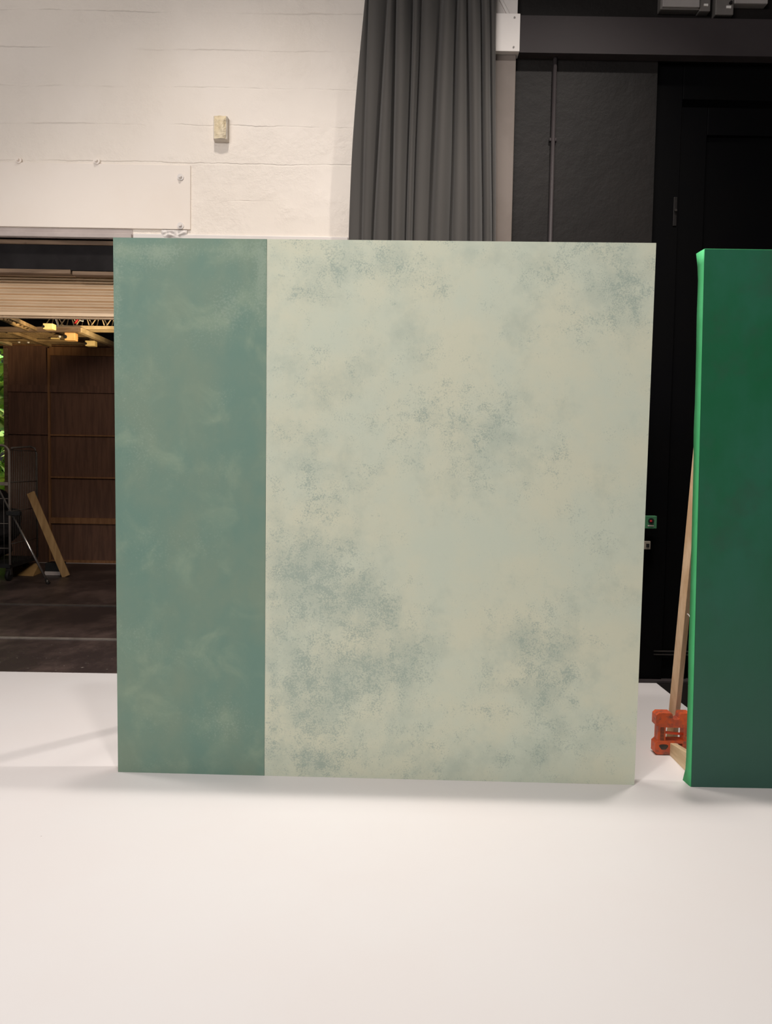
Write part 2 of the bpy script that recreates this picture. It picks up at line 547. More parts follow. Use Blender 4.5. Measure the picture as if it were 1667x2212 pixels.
# ------------------------------------------------------------------ pilaster, boxed beam and black wall
YB = YW - 0.09
q0, q1 = W(1060, 300, YW - 0.05), W(1109, 320, YW - 0.05)
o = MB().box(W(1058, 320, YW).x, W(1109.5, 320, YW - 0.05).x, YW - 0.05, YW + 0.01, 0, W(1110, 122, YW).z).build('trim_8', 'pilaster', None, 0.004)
struct(o, 'white painted pilaster with shade in its colour between the dark curtain and the black wall', 'pilaster')
zbt, zbb = W(1123, 29, YB).z, W(1123, 111, YB).z
XBE = W(1123, 70, YB).x
box = thing('beam_cover', (XBE - 0.1, YB, zbb), 'white boxed beam end with two screws beside the curtain top', 'beam')
mb = MB().box(W(1040, 70, YB).x, XBE, YB, YW, zbb, zbt)
mb.build('cover', 'bright_white', box, 0.003)
for px, py in ((1111, 38), (1109, 102)):
    q = W(px, py, YB)
    MB().tube([(q.x, q.y + 0.002, q.z), (q.x, q.y - 0.004, q.z)], 0.006, 10).build('screw', 'screw', box)
o = MB().box(XBE, 6.0, YB + 0.012, YW, zbb, zbt - 0.004).build('wall_beam', 'black_beam')
struct(o, 'black boxed beam across the top of the black wall', 'beam')
# white folded sheet above the beam end
mb = MB()
xa, xb = W(1062, 12, YW).x, W(1117, 12, YW).x
mb.hull8([(xa - 0.05, YW - 0.05, zbt), (xb - 0.004, YW - 0.05, zbt), (xb - 0.004, YW, zbt), (xa - 0.05, YW, zbt), (xa - 0.05, YW - 0.05, zbt + 1.6), (xb, YW - 0.05, zbt + 1.6), (xb, YW, zbt + 1.6), (xa - 0.05, YW, zbt + 1.6)])
mb.hull8([(xb - 0.07, YW - 0.066, zbt), (xb - 0.05, YW - 0.066, zbt), (xb - 0.05, YW - 0.045, zbt), (xb - 0.07, YW - 0.045, zbt), (xb - 0.35, YW - 0.066, zbt + 0.5), (xb - 0.33, YW - 0.066, zbt + 0.5), (xb - 0.33, YW - 0.045, zbt + 0.5), (xb - 0.35, YW - 0.045, zbt + 0.5)])
o = mb.build('trim_9', 'white_trim', None, 0.003)
struct(o, 'white painted upper post above the boxed beam end', 'trim')

XD = W(1414, 330, YW).x          # edge of the door recess
o = MB().box(XP1, XD, YW, YW + 0.3, 0, 6.4).build('wall_right', 'black_wall')
struct(o, 'black painted rough wall to the right of the pilaster', 'wall')
zdh = W(1560, 130, YW).z
mb = MB().box(XD, 6.2, YW + 0.07, YW + 0.3, zdh, zbt)
mb.box(XD, 6.2, YW, YW + 0.3, zbt - 0.002, 6.4)
o = mb.build('wall_header', 'black_wall')
struct(o, 'black wall above the black double door', 'wall')
# black door with frame
YD = YW + 0.05
xd1 = W(1470, 330, YD).x
zt_ = W(1560, 216, YD).z
mb = MB().box(XD, xd1, YD, YD + 0.25, 0, zdh)
mb.box(xd1, 6.2, YD, YD + 0.25, zt_, zdh)
o = mb.build('trim_10', 'black_door', None, 0.004)
struct(o, 'black timber door frame at the right of the black wall', 'door frame')
door = MB().box(xd1 + 0.006, xd1 + 1.0, YD + 0.05, YD + 0.10, 0.01, zt_ - 0.04)
xl = W(1520, 400, YD + 0.04).x
zp = W(1560, 236, YD).z
door.box(xd1 + 0.006, xl, YD + 0.02, YD + 0.055, 0.01, zt_ - 0.04)
door.box(xl, xd1 + 1.0, YD + 0.02, YD + 0.055, zp - 0.16, zt_ - 0.04)
door.box(xl, xd1 + 1.0, YD + 0.02, YD + 0.055, 1.0, 1.2)
do = door.build('door_1', 'black_door', None, 0.004)
struct(do, 'black panelled door behind the green flat', 'door')
q = W(1455, 458, YD + 0.02)
MB().box(q.x - 0.012, q.x + 0.012, YD - 0.006, YD + 0.004, q.z - 0.10, q.z + 0.09).build('lock_plate', 'black_wall', do, 0.003)
MB().tube([(q.x, YD - 0.003, q.z), (q.x, YD - 0.02, q.z)], 0.008, 10).build('keyhole', 'dark_metal', do)
MB().box(xd1 + 1.006, 6.2, YD + 0.05, YD + 0.1, 0.01, zt_).build('door_2', 'black_door')
struct(bpy.data.objects['door_2'], 'second leaf of the black double door, hidden behind green flat', 'door')

# kick line along the base and thin pale strips on the door
o = MB().box(XD, 6.0, YW - 0.0, YD + 0.02, 0.0, 0.014).build('baseboard_right', 'black_beam')
struct(o, 'low black sill along the foot of the black door', 'sill')
for py in (1408, 1415):
    q = W(1475, py, YD - 0.01)
    o = MB().box(q.x - 0.2, q.x + 0.3, YD - 0.008, YD + 0.004, q.z - 0.004, q.z + 0.004).build('trim_11' if py == 1408 else 'trim_12', 'dark_metal')
    struct(o, 'upper thin metal strip low on the black door' if py == 1408 else 'lower thin metal strip low on the black door', 'strip')

# black pipe on the wall
pa, pb = W(1195, 100, YW - 0.02), W(1187, 540, YW - 0.02)
pip = thing('wall_pipe', (pb.x, YW - 0.02, 0), 'thin black vertical pipe on the black wall under the beam', 'pipe')
MB().tube([(pb.x + 0.004, YW - 0.018, 0), (pb.x + 0.002, YW - 0.018, zbb)], 0.0135, 12).build('tube', 'black_beam', pip)
for z in (1.0, 2.7, 3.6):
    MB().box(pb.x - 0.022, pb.x + 0.026, YW - 0.02, YW + 0.001, z, z + 0.02).build('clip', 'black_beam', pip, 0.003)

# switch plates on the black wall, half hidden by the painted flat
q0, q1 = W(1389, 1114, YW - 0.04), W(1417.5, 1142, YW - 0.04)
sw = thing('wall_switch', ((q0.x + q1.x) / 2, YW, q1.z), 'green square switch box on the black wall beside the painted flat', 'switch')
MB().box(q0.x, q1.x, YW - 0.045, YW + 0.002, q1.z, q0.z).build('plate', 'switch_green', sw, 0.004)
mx, mz = (W(1405, 1125, YW - 0.04).x, W(1405, 1125, YW - 0.04).z)
MB().tube([(mx, YW - 0.043, mz), (mx, YW - 0.055, mz)], 0.019, 16).build('knob', 'black_matt', sw)
MB().tube([(mx - 0.004, YW - 0.054, mz), (mx - 0.004, YW - 0.06, mz)], 0.007, 10).build('indicator', 'red', sw)
MB().box(mx - 0.02, mx + 0.02, YW - 0.047, YW - 0.043, mz - 0.037, mz - 0.028).build('name_strip', 'chalk', sw)
q0, q1 = W(1387, 1169, YW - 0.03), W(1404.5, 1187, YW - 0.03)
so_ = thing('wall_socket', ((q0.x + q1.x) / 2, YW, q1.z), 'small grey socket plate under the green switch on the black wall', 'socket')
MB().box(q0.x, q1.x, YW - 0.03, YW + 0.002, q1.z, q0.z).build('plate', 'socket_grey', so_, 0.003)
cx_, cz_ = W(1398.5, 1178, YW - 0.03).x, W(1398.5, 1178, YW - 0.03).z
MB().box(cx_ - 0.010, cx_ + 0.010, YW - 0.034, YW - 0.028, cz_ - 0.013, cz_ + 0.011).build('opening', 'black_matt', so_)

# electric boxes over the beam, top right
YE = YW - 0.08


def elbox(name, x0, x1, y1, label, mat, side=None, cat='electric box'):
    q0, q1 = W(x0, -120, YE), W(x1, y1, YE)
    t = thing(name, ((q0.x + q1.x) / 2, YW, q1.z), label, cat)
    MB().box(q0.x, q1.x, YE + 0.02, YW + 0.002, q1.z, q0.z).build('housing', mat, t, 0.006)
    return t, q0, q1


t, q0, q1 = elbox('fuse_box', 1433, 1513, 17, 'wide pale grey fuse box at the top of the black wall', 'grey_box_dark')
MB().box(q0.x + 0.008, q1.x - 0.006, YE, YE + 0.03, W(1480, 14.5, YE).z, q0.z - 0.01).build('lid', 'grey_box', t, 0.004)
t, q0, q1 = elbox('switch_box', 1518, 1537, 20, 'narrow dark isolator joined to the right of the fuse box', 'grey_box_dark')
q = W(1524, 11.5, YE + 0.02)
MB().box(q.x - 0.013, q.x + 0.013, YE + 0.014, YE + 0.022, q.z - 0.007, q.z + 0.007).build('label_plate', 'white_plastic', t)
t, q0, q1 = elbox('switch_box', 1553, 1587, 28, 'separate small dark switch box right of the fuse box', 'grey_box_dark')
q = W(1573, 16, YE + 0.02)
MB().box(q.x - 0.015, q.x + 0.015, YE + 0.014, YE + 0.022, q.z - 0.008, q.z + 0.008).build('label_plate', 'white_plastic', t)
q = W(1577, 7, YE + 0.02)
MB().tube([(q.x, YE + 0.022, q.z), (q.x, YE + 0.005, q.z)], 0.009, 10).build('knob', 'black_matt', t)
t, q0, q1 = elbox('cable_trunking', 1594, 1662, 3.5, 'pale grey trunking at the far top right corner of the wall', 'grey_box', cat='trunking')

# ------------------------------------------------------------------ taped box on the white wall
YT = YW - 0.06
q0, q1 = W(458.5, 248, YT), W(491, 299, YT)
tb = thing('taped_sensor', ((q0.x + q1.x) / 2, YW, q1.z), 'small wall box wrapped in crumpled cream tape on the white wall', 'wall box')
MB().hull8([(q0.x + 0.004, YT + 0.012, q1.z), (q1.x - 0.004, YT + 0.012, q1.z), (q1.x, YW + 0.002, q1.z - 0.004), (q0.x, YW + 0.002, q1.z - 0.004), (q0.x + 0.004, YT + 0.012, q0.z), (q1.x - 0.004, YT + 0.012, q0.z), (q1.x, YW + 0.002, q0.z), (q0.x, YW + 0.002, q0.z)]).build('casing', 'casing', tb, 0.004)
mb = MB()
nx, nz = 10, 16
g = []
for j in range(nz + 1):
    row = []
    for i in range(nx + 1):
        u, v = i / nx, j / nz
        x = q0.x + 0.010 + (q1.x - q0.x - 0.020) * u
        z = q1.z + 0.002 + (q0.z - q1.z - 0.004) * v
        e = min(1, 5 * min(u, 1 - u, v, 1 - v))
        d = 0.012 * e + 0.016 * (noise.noise(Vector((x * 26, 1.7, z * 18)))) + 0.006 * abs(noise.noise(Vector((x * 60 + z * 30, 4, z * 30))))
        row.append(mb.bm.verts.new((x, YT + 0.012 - max(0.002, d), z)))
    g.append(row)
for A, B in zip(g, g[1:]):
    for i in range(nx):
        mb.bm.faces.new((A[i], A[i + 1], B[i + 1], B[i]))
mb.build('tape', 'tape', tb)

# ------------------------------------------------------------------ dark curtain
YC = YW - 0.14
bot_px = [752, 781, 806, 847, 876, 893, 931.5, 972, 1013, 1044, 1063, 1069]
top_px = [789, 795, 838, 856, 892, 908, 952, 988, 1009, 1038, 1058, 1073]
zc_ref0, zc_ref1 = W(900, 520, YC).z, W(900, 0, YC).z
bx = [W(p, 520, YC).x for p in bot_px]
tx = [W(p, 0, YC).x for p in top_px]
amp = [0.02, 0.05, 0.085, 0.095, 0.075, 0.06, 0.105, 0.10, 0.105, 0.085, 0.05]
mb = MB()
ztop, zbot, NZ, NS = 4.9, 0.04, 60, 10
rows = []
for j in range(NZ + 1):
    z = zbot + (ztop - zbot) * j / NZ
    t = (z - zc_ref0) / (zc_ref1 - zc_ref0)
    te = max(0.0, t)
    te = te if te < 1.15 else 1.15
    lo = 0.25 * max(0.0, (zc_ref0 - z) / zc_ref0)
    # edges of the folds ease from one set of lines to the other
    ks = []
    for i in range(len(bx)):
        e = te ** (1.6 if i < 2 else 1.2)
        x = bx[i] + (tx[i] - bx[i]) * e
        x += (-0.10 + 0.18 * i / 11) * lo
        x += 0.010 * noise.noise(Vector((i * 3.1, z * 0.9, 0.3)))
        ks.append(x)
    row = []
    for i in range(len(ks) - 1):
        for s_ in range(NS + (1 if i == len(ks) - 2 else 0)):
            u = s_ / NS
            # rounded ridge, pinched valley, leaning to the right
            us = u ** 0.72
            prof_ = math.sin(math.pi * us) ** 0.7 if 0 < us < 1 else 0.0
            a_ = amp[i] * (1 + 0.3 * noise.noise(Vector((i * 5.3, z * 0.7, 2.2))))
            y = YC + 0.03 - a_ * prof_ + 0.006 * noise.noise(Vector((i + u, z * 2.2, 7.0)))
            row.append(mb.bm.verts.new((ks[i] + (ks[i + 1] - ks[i]) * u, y, z)))
    rows.append(row)
for A, B in zip(rows, rows[1:]):
    for i in range(len(A) - 1):
        f = mb.bm.faces.new((A[i], A[i + 1], B[i + 1], B[i]))
        f.smooth = True
cur = mb.build('curtain', 'curtain')
tag(cur, 'charcoal grey pleated curtain hanging against the white wall', 'curtain')
sm = cur.modifiers.new('thick', 'SOLIDIFY')
sm.thickness = 0.004
sb = cur.modifiers.new('smooth', 'SUBSURF')
sb.levels = sb.render_levels = 1

# ------------------------------------------------------------------ the painted flat
FY, FLEAN, FWID, FHGT = math.radians(1.2419), math.radians(-0.92), 2.3945, 2.44
FB = Vector((-1.2308, 3.5171, 0.0))
fu = Vector((math.cos(FY), -math.sin(FY), 0))
fn = Vector((math.sin(FY), math.cos(FY), 0))
fv = Vector((0, 0, math.cos(FLEAN))) + fn * math.sin(FLEAN)
fd = fu.cross(fv)      # away from the camera is +
if fd.y < 0:
    fd = -fd


def FP(u, v, d=0.0):
    return FB + fu * u + fv * v + fd * d


flat = thing('painted_flat', FB + fu * FWID / 2, 'large square scenic flat painted pale sage with a dark green stripe at left', 'scenery flat')
USEAM = FWID * (575.5 - 250) / (1393 - 250) + 0.004


def paint_panel(u0, u1, mat, blobs, label):
    n_u, n_v = max(8, int((u1 - u0) / 0.016)), int(FHGT / 0.016)
    mb = MB()
    lay = mb.bm.verts.layers.float.new('wash')
    g = []
    for j in range(n_v + 1):
        row = []
        for i in range(n_u + 1):
            u, v = u0 + (u1 - u0) * i / n_u, FHGT * j / n_v
            vt = mb.bm.verts.new(FP(u, v))
            w = 0.0
            for bu, bv, ru, rv, a in blobs:
                w += a * math.exp(-((u - bu) / ru) ** 2 - ((v - bv) / rv) ** 2)
            vt[lay] = w
            row.append(vt)
        g.append(row)
    for A, B in zip(g, g[1:]):
        for i in range(n_u):
            mb.bm.faces.new((A[i], A[i + 1], B[i + 1], B[i]))
    o = mb.build('painted_panel', mat, flat)
    s_ = o.modifiers.new('thick', 'SOLIDIFY')
    s_.thickness = 0.006
    s_.offset = 0
    return tag(o, label)


def uv(px, py):
    """a pixel on the flat as (u, v)"""
    d = ray(px, py)
    o_ = Vector((0, 0, CAM_H))
    t = (FB - o_).dot(fd) / d.dot(fd)
    p = o_ + d * t - FB
    return p.dot(fu), p.dot(fv)


def blob(px, py, rx, ry, a):
    u, v = uv(px, py)
    return (u, v, rx / 480.0, ry / 480.0, a)


pale_blobs = [blob(*b) for b in (
    (700, 575, 110, 45, .8), (860, 560, 90, 50, .75), (640, 630, 50, 20, .6), (960, 620, 30, 18, .7), (1160, 590, 60, 30, .5),
    (1320, 590, 90, 80, .75), (1370, 640, 30, 60, .5), (1250, 560, 60, 30, .4), (1330, 700, 90, 60, .3),
    (640, 780, 50, 60, .35), (900, 745, 40, 40, .45), (760, 800, 90, 70, .25), (960, 900, 90, 60, .45), (1050, 920, 110, 60, .35), (1180, 970, 100, 40, .3),
    (700, 980, 60, 70, .4), (660, 1010, 40, 50, .35), (820, 960, 60, 60, .3), (1000, 1020, 80, 70, .3), (720, 1085, 70, 40, .5), (670, 1190, 70, 70, .75),
    (770, 1250, 90, 80, .6), (620, 1250, 40, 90, .4), (840, 1310, 100, 70, .6), (690, 1290, 100, 70, .6), (700, 1460, 90, 80, .75), (850, 1420, 110, 90, .7),
    (640, 1460, 50, 120, .6), (690, 1580, 70, 80, .7), (820, 1490, 100, 80, .5), (690, 1640, 110, 30, .9), (900, 1620, 70, 40, .6), (1040, 1310, 50, 40, .4),
    (1160, 1380, 70, 60, .6), (1140, 1470, 60, 60, .5), (1210, 1440, 50, 70, .5), (1180, 1560, 70, 70, .5), (1280, 1590, 80, 50, .5), (1060, 1510, 60, 60, .35),
    (1090, 1640, 50, 30, .5), (1150, 1040, 60, 50, .25), (1260, 1150, 80, 60, .25), (590, 1100, 14, 500, .35), (590, 1500, 14, 160, .3), (1000, 1700, 420, 24, .5),
    (940, 1230, 150, 130, -.45), (1250, 850, 110, 90, -.35), (960, 690, 110, 60, -.3), (1050, 1130, 140, 70, -.3), (1330, 1450, 40, 260, -.3), (1010, 1440, 80, 100, -.2))]
dark_blobs = [blob(*b) for b in (
    (350, 540, 110, 16, .8), (254, 660, 12, 140, .75), (566, 570, 14, 60, .9), (565, 640, 20, 70, .6), (520, 540, 50, 30, .8), (300, 570, 60, 40, .45),
    (350, 560, 30, 20, .6), (500, 660, 50, 60, .8), (430, 720, 60, 50, .45), (320, 820, 70, 80, .4), (480, 860, 40, 40, .5), (300, 960, 60, 90, .45), (400, 1000, 80, 60, .2),
    (500, 1040, 60, 60, .3), (330, 1180, 70, 80, .4), (440, 1170, 60, 50, .35), (300, 1370, 70, 50, .45), (400, 1420, 90, 40, .35), (480, 1560, 70, 60, .7), (330, 1560, 70, 40, .35),
    (350, 1650, 90, 20, .4), (380, 860, 60, 80, -.3), (540, 1100, 30, 200, -.35), (420, 1300, 90, 60, -.25), (540, 770, 40, 40, -.4), (420, 1620, 140, 20, -.2))]
paint_panel(0.0, USEAM - 0.0006, 'teal', dark_blobs, 'dark sage green stripe panel')
paint_panel(USEAM + 0.0006, FWID, 'sage', pale_blobs, 'pale sage mottled panel')


def fbox(u0, u1, v0, v1, d0, d1):
    return [FP(u0, v0, d0), FP(u1, v0, d0), FP(u1, v0, d1), FP(u0, v0, d1), FP(u0, v1, d0), FP(u1, v1, d0), FP(u1, v1, d1), FP(u0, v1, d1)]


for u0 in (0.0, 0.70, 1.60, FWID - 0.032):
    MB().hull8(fbox(u0 + 0.001, u0 + 0.031, 0.001, FHGT - 0.001, 0.004, 0.07)).build('stile', 'pine', flat)
for v0 in (0.0, 1.2, FHGT - 0.032):
    MB().hull8(fbox(0.032, FWID - 0.033, v0 + 0.001, v0 + 0.031, 0.005, 0.069)).build('rail', 'pine', flat)
MB().bar((-0.79, 4.75, 0.03), (-0.79, 3.63, 1.85), 0.06, 0.04).build('brace', 'pine', flat)
MB().box(-0.82, -0.76, 3.62, 4.8, 0.0, 0.03).build('brace_foot', 'pine_along', flat)

# ------------------------------------------------------------------ the green flat
gy0, gx0, gt = 3.451, 1.421, 0.058
glean = 0.0185         # metres of sideways and forward lean over the height
gf = thing('green_flat', (gx0 + 0.6, gy0, 0), 'dark green scenic flat wrapped in bright green cloth at the right edge', 'scenery flat')
tl = W(1522, 538, gy0 - 0.02)
GH = tl.z
gxt = tl.x


def GP(u, v, d):
    k = v / GH
    return Vector((gx0 + (gxt - gx0) * k + u, gy0 - 0.02 * k + d - 0.006 * u, v))


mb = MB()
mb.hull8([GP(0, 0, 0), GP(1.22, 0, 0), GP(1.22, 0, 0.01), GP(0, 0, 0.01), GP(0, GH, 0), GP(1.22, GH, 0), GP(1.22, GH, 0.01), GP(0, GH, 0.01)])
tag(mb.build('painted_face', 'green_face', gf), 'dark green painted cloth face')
# wrapped left edge with slightly uneven back border
mb = MB()
N = 40
A, B, C = [], [], []
for j in range(N + 1):
    v = GH * j / N
    k = j / N
    wob = 0.006 * noise.noise(Vector((0, v * 4, 1)))
    if k > 0.955:
        wob += 0.018 * (k - 0.955) / 0.045
    if k < 0.03:
        wob += 0.02 * (0.03 - k) / 0.03
    A.append(mb.bm.verts.new(GP(-0.001, v, -0.0005)))
    B.append(mb.bm.verts.new(GP(-0.004, v, 0.02)))
    C.append(mb.bm.verts.new(GP(-0.002 - 0.3 * abs(wob), v, gt + wob)))
for X, Y in ((A, B), (B, C)):
    for j in range(N):
        f = mb.bm.faces.new((X[j], X[j + 1], Y[j + 1], Y[j]))
        f.smooth = True
e = mb.build('cloth_edge', 'green_edge', gf)
tag(e, 'bright green wrapped cloth edge')
s_ = e.modifiers.new('thick', 'SOLIDIFY')
s_.thickness = 0.002
mb = MB()
mb.hull8([GP(0, GH, 0), GP(1.22, GH, 0), GP(1.22, GH, gt), GP(0, GH, gt), GP(0, GH + 0.002, 0), GP(1.22, GH + 0.002, 0), GP(1.22, GH + 0.002, gt), GP(0, GH + 0.002, gt)])
mb.build('top_cloth', 'green_edge', gf)
for u0 in (0.002, 0.6, 1.188):
    MB().hull8([GP(u0, 0.002, 0.011), GP(u0 + 0.03, 0.002, 0.011), GP(u0 + 0.03, 0.002, gt - 0.002), GP(u0, 0.002, gt - 0.002), GP(u0, GH - 0.002, 0.011), GP(u0 + 0.03, GH - 0.002, 0.011), GP(u0 + 0.03, GH - 0.002, gt - 0.002), GP(u0, GH - 0.002, gt - 0.002)]).build('stile', 'pine', gf)
for v0 in (0.003, 1.2, GH - 0.035):
    MB().hull8([GP(0.033, v0, 0.011), GP(1.187, v0, 0.011), GP(1.187, v0, gt - 0.002), GP(0.033, v0, gt - 0.002), GP(0.033, v0 + 0.03, 0.011), GP(1.187, v0 + 0.03, 0.011), GP(1.187, v0 + 0.03, gt - 0.002), GP(0.033, v0 + 0.03, gt - 0.002)]).build('rail', 'pine', gf)

# timber brace behind the green flat
tbx = thing('timber_brace', (1.48, 3.95, 0), 'pale timber brace leaning behind the green flat, foot under the orange weight', 'brace')
ta, tbb = W(1455.5, 1545, 3.965), W(1508, 1000, 3.66)
dr = (tbb - ta) / (tbb.z - ta.z)
bot = ta - dr * (ta.z - 0.04)
topp = ta + dr * (2.05 - ta.z)
bb = MB().bar(bot, topp, 0.042, 0.040, (0.52, -0.857, 0)).build('strut', 'pine', tbx, 0.002)
MB().hull8([(1.465, 3.535, 0), (1.497, 3.535, 0), (1.497, 4.06, 0), (1.465, 4.06, 0), (1.465, 3.535, 0.105), (1.497, 3.535, 0.105), (1.497, 4.06, 0.036), (1.465, 4.06, 0.036)]).build('foot_board', 'pine_along', tbx, 0.002)

# ------------------------------------------------------------------ the orange stage weight
YWt = 3.84
wx = lambda X: W(1380 + X / 11.06, 1580, YWt).x
wz = lambda Y: W(1443, 1500 + Y / 11.06, YWt).z
wt = thing('stage_weight', (1.43, YWt + 0.04, 0.0), 'worn orange iron stage weight standing over the brace foot by green flat', 'weight')
x0, x1 = wx(415), wx(1215)
X = lambda t: x0 + (x1 - x0) * t
zb_, zt__ = 0.004, wz(450)
Hh = zt__ - zb_
Z = lambda t: zb_ + Hh * t
up = [(-0.02, 0.94), (0.06, 1.0), (0.43, 1.0), (0.47, 0.97), (0.475, 0.87), (0.52, 0.845), (0.64, 0.845), (0.68, 0.87), (0.69, 0.96), (0.72, 1.0), (1.0, 1.0), (1.06, 0.95), (1.06, 0.70), (0.96, 0.67)]
dn = [(0.96, 0.33), (1.04, 0.29), (1.04, 0.05), (0.98, 0.0), (0.80, 0.0), (0.79, 0.27), (0.53, 0.27), (0.52, 0.0), (0.04, 0.0), (-0.02, 0.04), (-0.02, 0.27), (0.06, 0.33)]
y0, y1 = YWt, YWt + 0.062
mb = MB()
# the I-shaped body around the handle window, built as four solid pieces welded into one casting
mb.prism_y([(X(a), Z(b)) for a, b in up + [(0.96, 0.655), (0.06, 0.655), (0.06, 0.67), (-0.02, 0.70)]], y0, y1)
mb.prism_y([(X(a), Z(b)) for a, b in [(0.96, 0.33 + 0.0)] + dn[1:] + [(0.06, 0.335), (0.96, 0.335)]][1:], y0, y1)
mb.prism_y([(X(a), Z(b)) for a, b in ((0.06, 0.33), (0.29, 0.33), (0.29, 0.66), (0.06, 0.66))], y0 + 0.004, y1 - 0.004)
mb.prism_y([(X(a), Z(b)) for a, b in ((0.83, 0.33), (0.96, 0.33), (0.96, 0.66), (0.83, 0.66))], y0 + 0.004, y1 - 0.004)
body = mb.build('body', 'orange', wt, 0.004)
zc = Z(0.50)
tag(MB().tube([(X(0.26), y0 + 0.016, zc + 0.004), (X(0.56), y0 + 0.012, zc), (X(0.86), y0 + 0.016, zc - 0.004)], 0.0068, 12).build('handle', 'orange_bar', wt), 'bright orange grip bar')
# raised cast ridges down the left limb, half worn away (unreadable casting)
mb = MB()
for k in range(9):
    z = Z(0.345 + k * 0.036)
    mb.box(X(0.12), X(0.24), y0 + 0.001, y0 + 0.010, z, z + 0.0036)
MBr = mb.build('cast_lettering', 'orange_wear', wt, 0.001)
# worn pads
mb = MB()
for cx0, cz0, r_ in ((0.23, 0.185, 0.017),):
    mb.prism_y([(X(cx0) + r_ * 1.25 * math.cos(q) * (1 + 0.25 * math.sin(3 * q)), Z(cz0) + r_ * math.sin(q) * (1 + 0.2 * math.cos(2 * q))) for q in [2 * math.pi * i / 14 for i in range(14)]], y0 - 0.0015, y0 + 0.004)
mb.build('worn_patch', 'dark_metal', wt)

# bit of white cable behind the brace
mb = MB()
mb.tube([W(1484, 1326, 3.60), W(1487, 1328, 3.60), W(1490, 1333, 3.58), W(1494, 1338, 3.56)], 0.0025, 6)
tag(mb.build('cable_end', 'chalk'), 'short white cable end poking out behind the green flat', 'cable')

# ------------------------------------------------------------------ the store room beyond the shutter
YP = 11.1
zpt = W(125, 748, YP).z
xpl = W(8.5, 900, YP).x
part_ = MB().box(xpl, 0.6, YP, YP + 0.06, 0.0, zpt).build('wall_far', 'brown_ply')
struct(part_, 'dark brown plywood partition at the back of the store room', 'partition wall')


def wp(px, py, y=None):
    return W(px, py, y or YP - 0.03)


def stud(pxa, pya, pxb, pyb, w, name='stud', mat='brown_stud'):
    a, b = wp(pxa, pya), wp(pxb, pyb)
    if abs(a.x - b.x) < abs(a.z - b.z):
        b.x = a.x
        MB().box(a.x - w / 2, a.x + w / 2, YP - 0.035, YP + 0.001, b.z, a.z).build(name, mat, part_)
    else:
        MB().box(a.x + 0.012 if pxa > 50 else a.x, b.x, YP - 0.029, YP + 0.001, a.z - w / 2, a.z + w / 2).build(name, mat, part_)


stud(104.5, 752, 106, 1216, 0.030)
for py, w in ((758, 0.12), (939.5, 0.022), (1030.5, 0.022), (1124, 0.085), (1213, 0.055)):
    stud(104, py, 430, py, w, 'rail')
stud(12, 838, 430, 838, 0.10, 'rail', 'brown_ply')
stud(12, 936, 104, 936, 0.02, 'rail', 'brown_ply')
stud(11, 752, 11, 1216, 0.05, 'stud', 'timber_bar')
# white-ish strip at its foot
q = wp(180, 1217.5)
o = MB().box(wp(86, 1217).x, 0.5, YP - 0.06, YP - 0.036, q.z - 0.012, q.z + 0.012).build('baseboard_far', 'grey_trim')
struct(o, 'thin grey strip along the foot of the plywood partition', 'baseboard')
# shell of the store room
o = MB().box(-8.4, -8.2, YW + 0.3, 13.6, 0, 4.2).build('wall_store_left', 'black_matt')
struct(o, 'dark left wall of the store room', 'wall')
o = MB().box(1.6, 1.8, YW + 0.3, 13.6, 0, 4.2).build('wall_store_right', 'black_matt')
struct(o, 'dark right wall of the store room', 'wall')
o = MB().box(-8.4, 1.8, YW + 0.3, 13.6, 4.1, 4.3).build('ceiling_store', 'black_matt')
struct(o, 'dark ceiling of the store room', 'ceiling')
xd_l = xpl - 1.1
mb = MB().box(-8.4, xd_l, 12.3, 12.4, 0, 4.2).box(xpl + 0.25, 1.8, 12.3, 12.4, 0, 4.2)
zg = W(5, 752, 12.3).z
mb.box(xd_l, xpl + 0.25, 12.3, 12.4, zg, 4.2)
o = mb.build('wall_store_back', 'black_matt')
struct(o, 'dark outer wall behind the plywood partition', 'wall')
# hedge outside the doorway
mb = MB()
for k in range(1500):
    p = Vector((xpl - 0.9 + random.uniform(-1.6, 1.6), 15.2 + random.uniform(-0.5, 0.8), random.uniform(0.0, 4.2)))
    r_ = random.uniform(0.14, 0.30)
    a_ = Vector((random.uniform(-1, 1), random.uniform(-1, 0.2), random.uniform(-1, 1))).normalized()
    b_ = a_.orthogonal().normalized()
    c_ = a_.cross(b_)
    vs = [mb.bm.verts.new(p + q) for q in (b_ * r_, c_ * r_ * 0.5, -b_ * r_, -c_ * r_ * 0.5)]
    mb.bm.faces.new(vs)
hg = mb.build('hedge', 'leaf')
tag(hg, 'sunlit green hedge seen through the gap left of the plywood partition', 'hedge', kind='stuff')
o = MB().box(-10.5, 0, 13.6, 17.5, -0.12, -0.01).build('ground_outside', 'leaf')
struct(o, 'grass outside the store room', 'ground')

# mesh platform over the partition, with frame bars
zm = zpt + 0.02
pn, pf = G(60, 712, zm), G(60, 744, zm)
plat = thing('mesh_platform', (-4.2, (pn.y + pf.y) / 2, zm), 'wire mesh platform with light bars on top of the plywood partition', 'platform')
mb = MB()
xm0 = -7.8
a_, b_ = G(172, 712, zm), G(246, 746, zm)     # right edge in plan
yn, yf = pn.y, YP
step = 0.055
kx = (b_.x - a_.x) / (b_.y - a_.y)
xedge = lambda y: a_.x + kx * (y - a_.y)
y = yn
while y < yf:
    mb.bar((xm0, y, zm), (xedge(y), y, zm), 0.009, 0.006, (0, 1, 0))
    y += step
x = xm0
while x < max(a_.x, b_.x):
    mb.bar((x, yn, zm + 0.004), (x, yf, zm + 0.004), 0.009, 0.006, (1, 0, 0))
    x += step
tag(mb.build('wire_mesh', 'mesh', plat), kind='stuff')


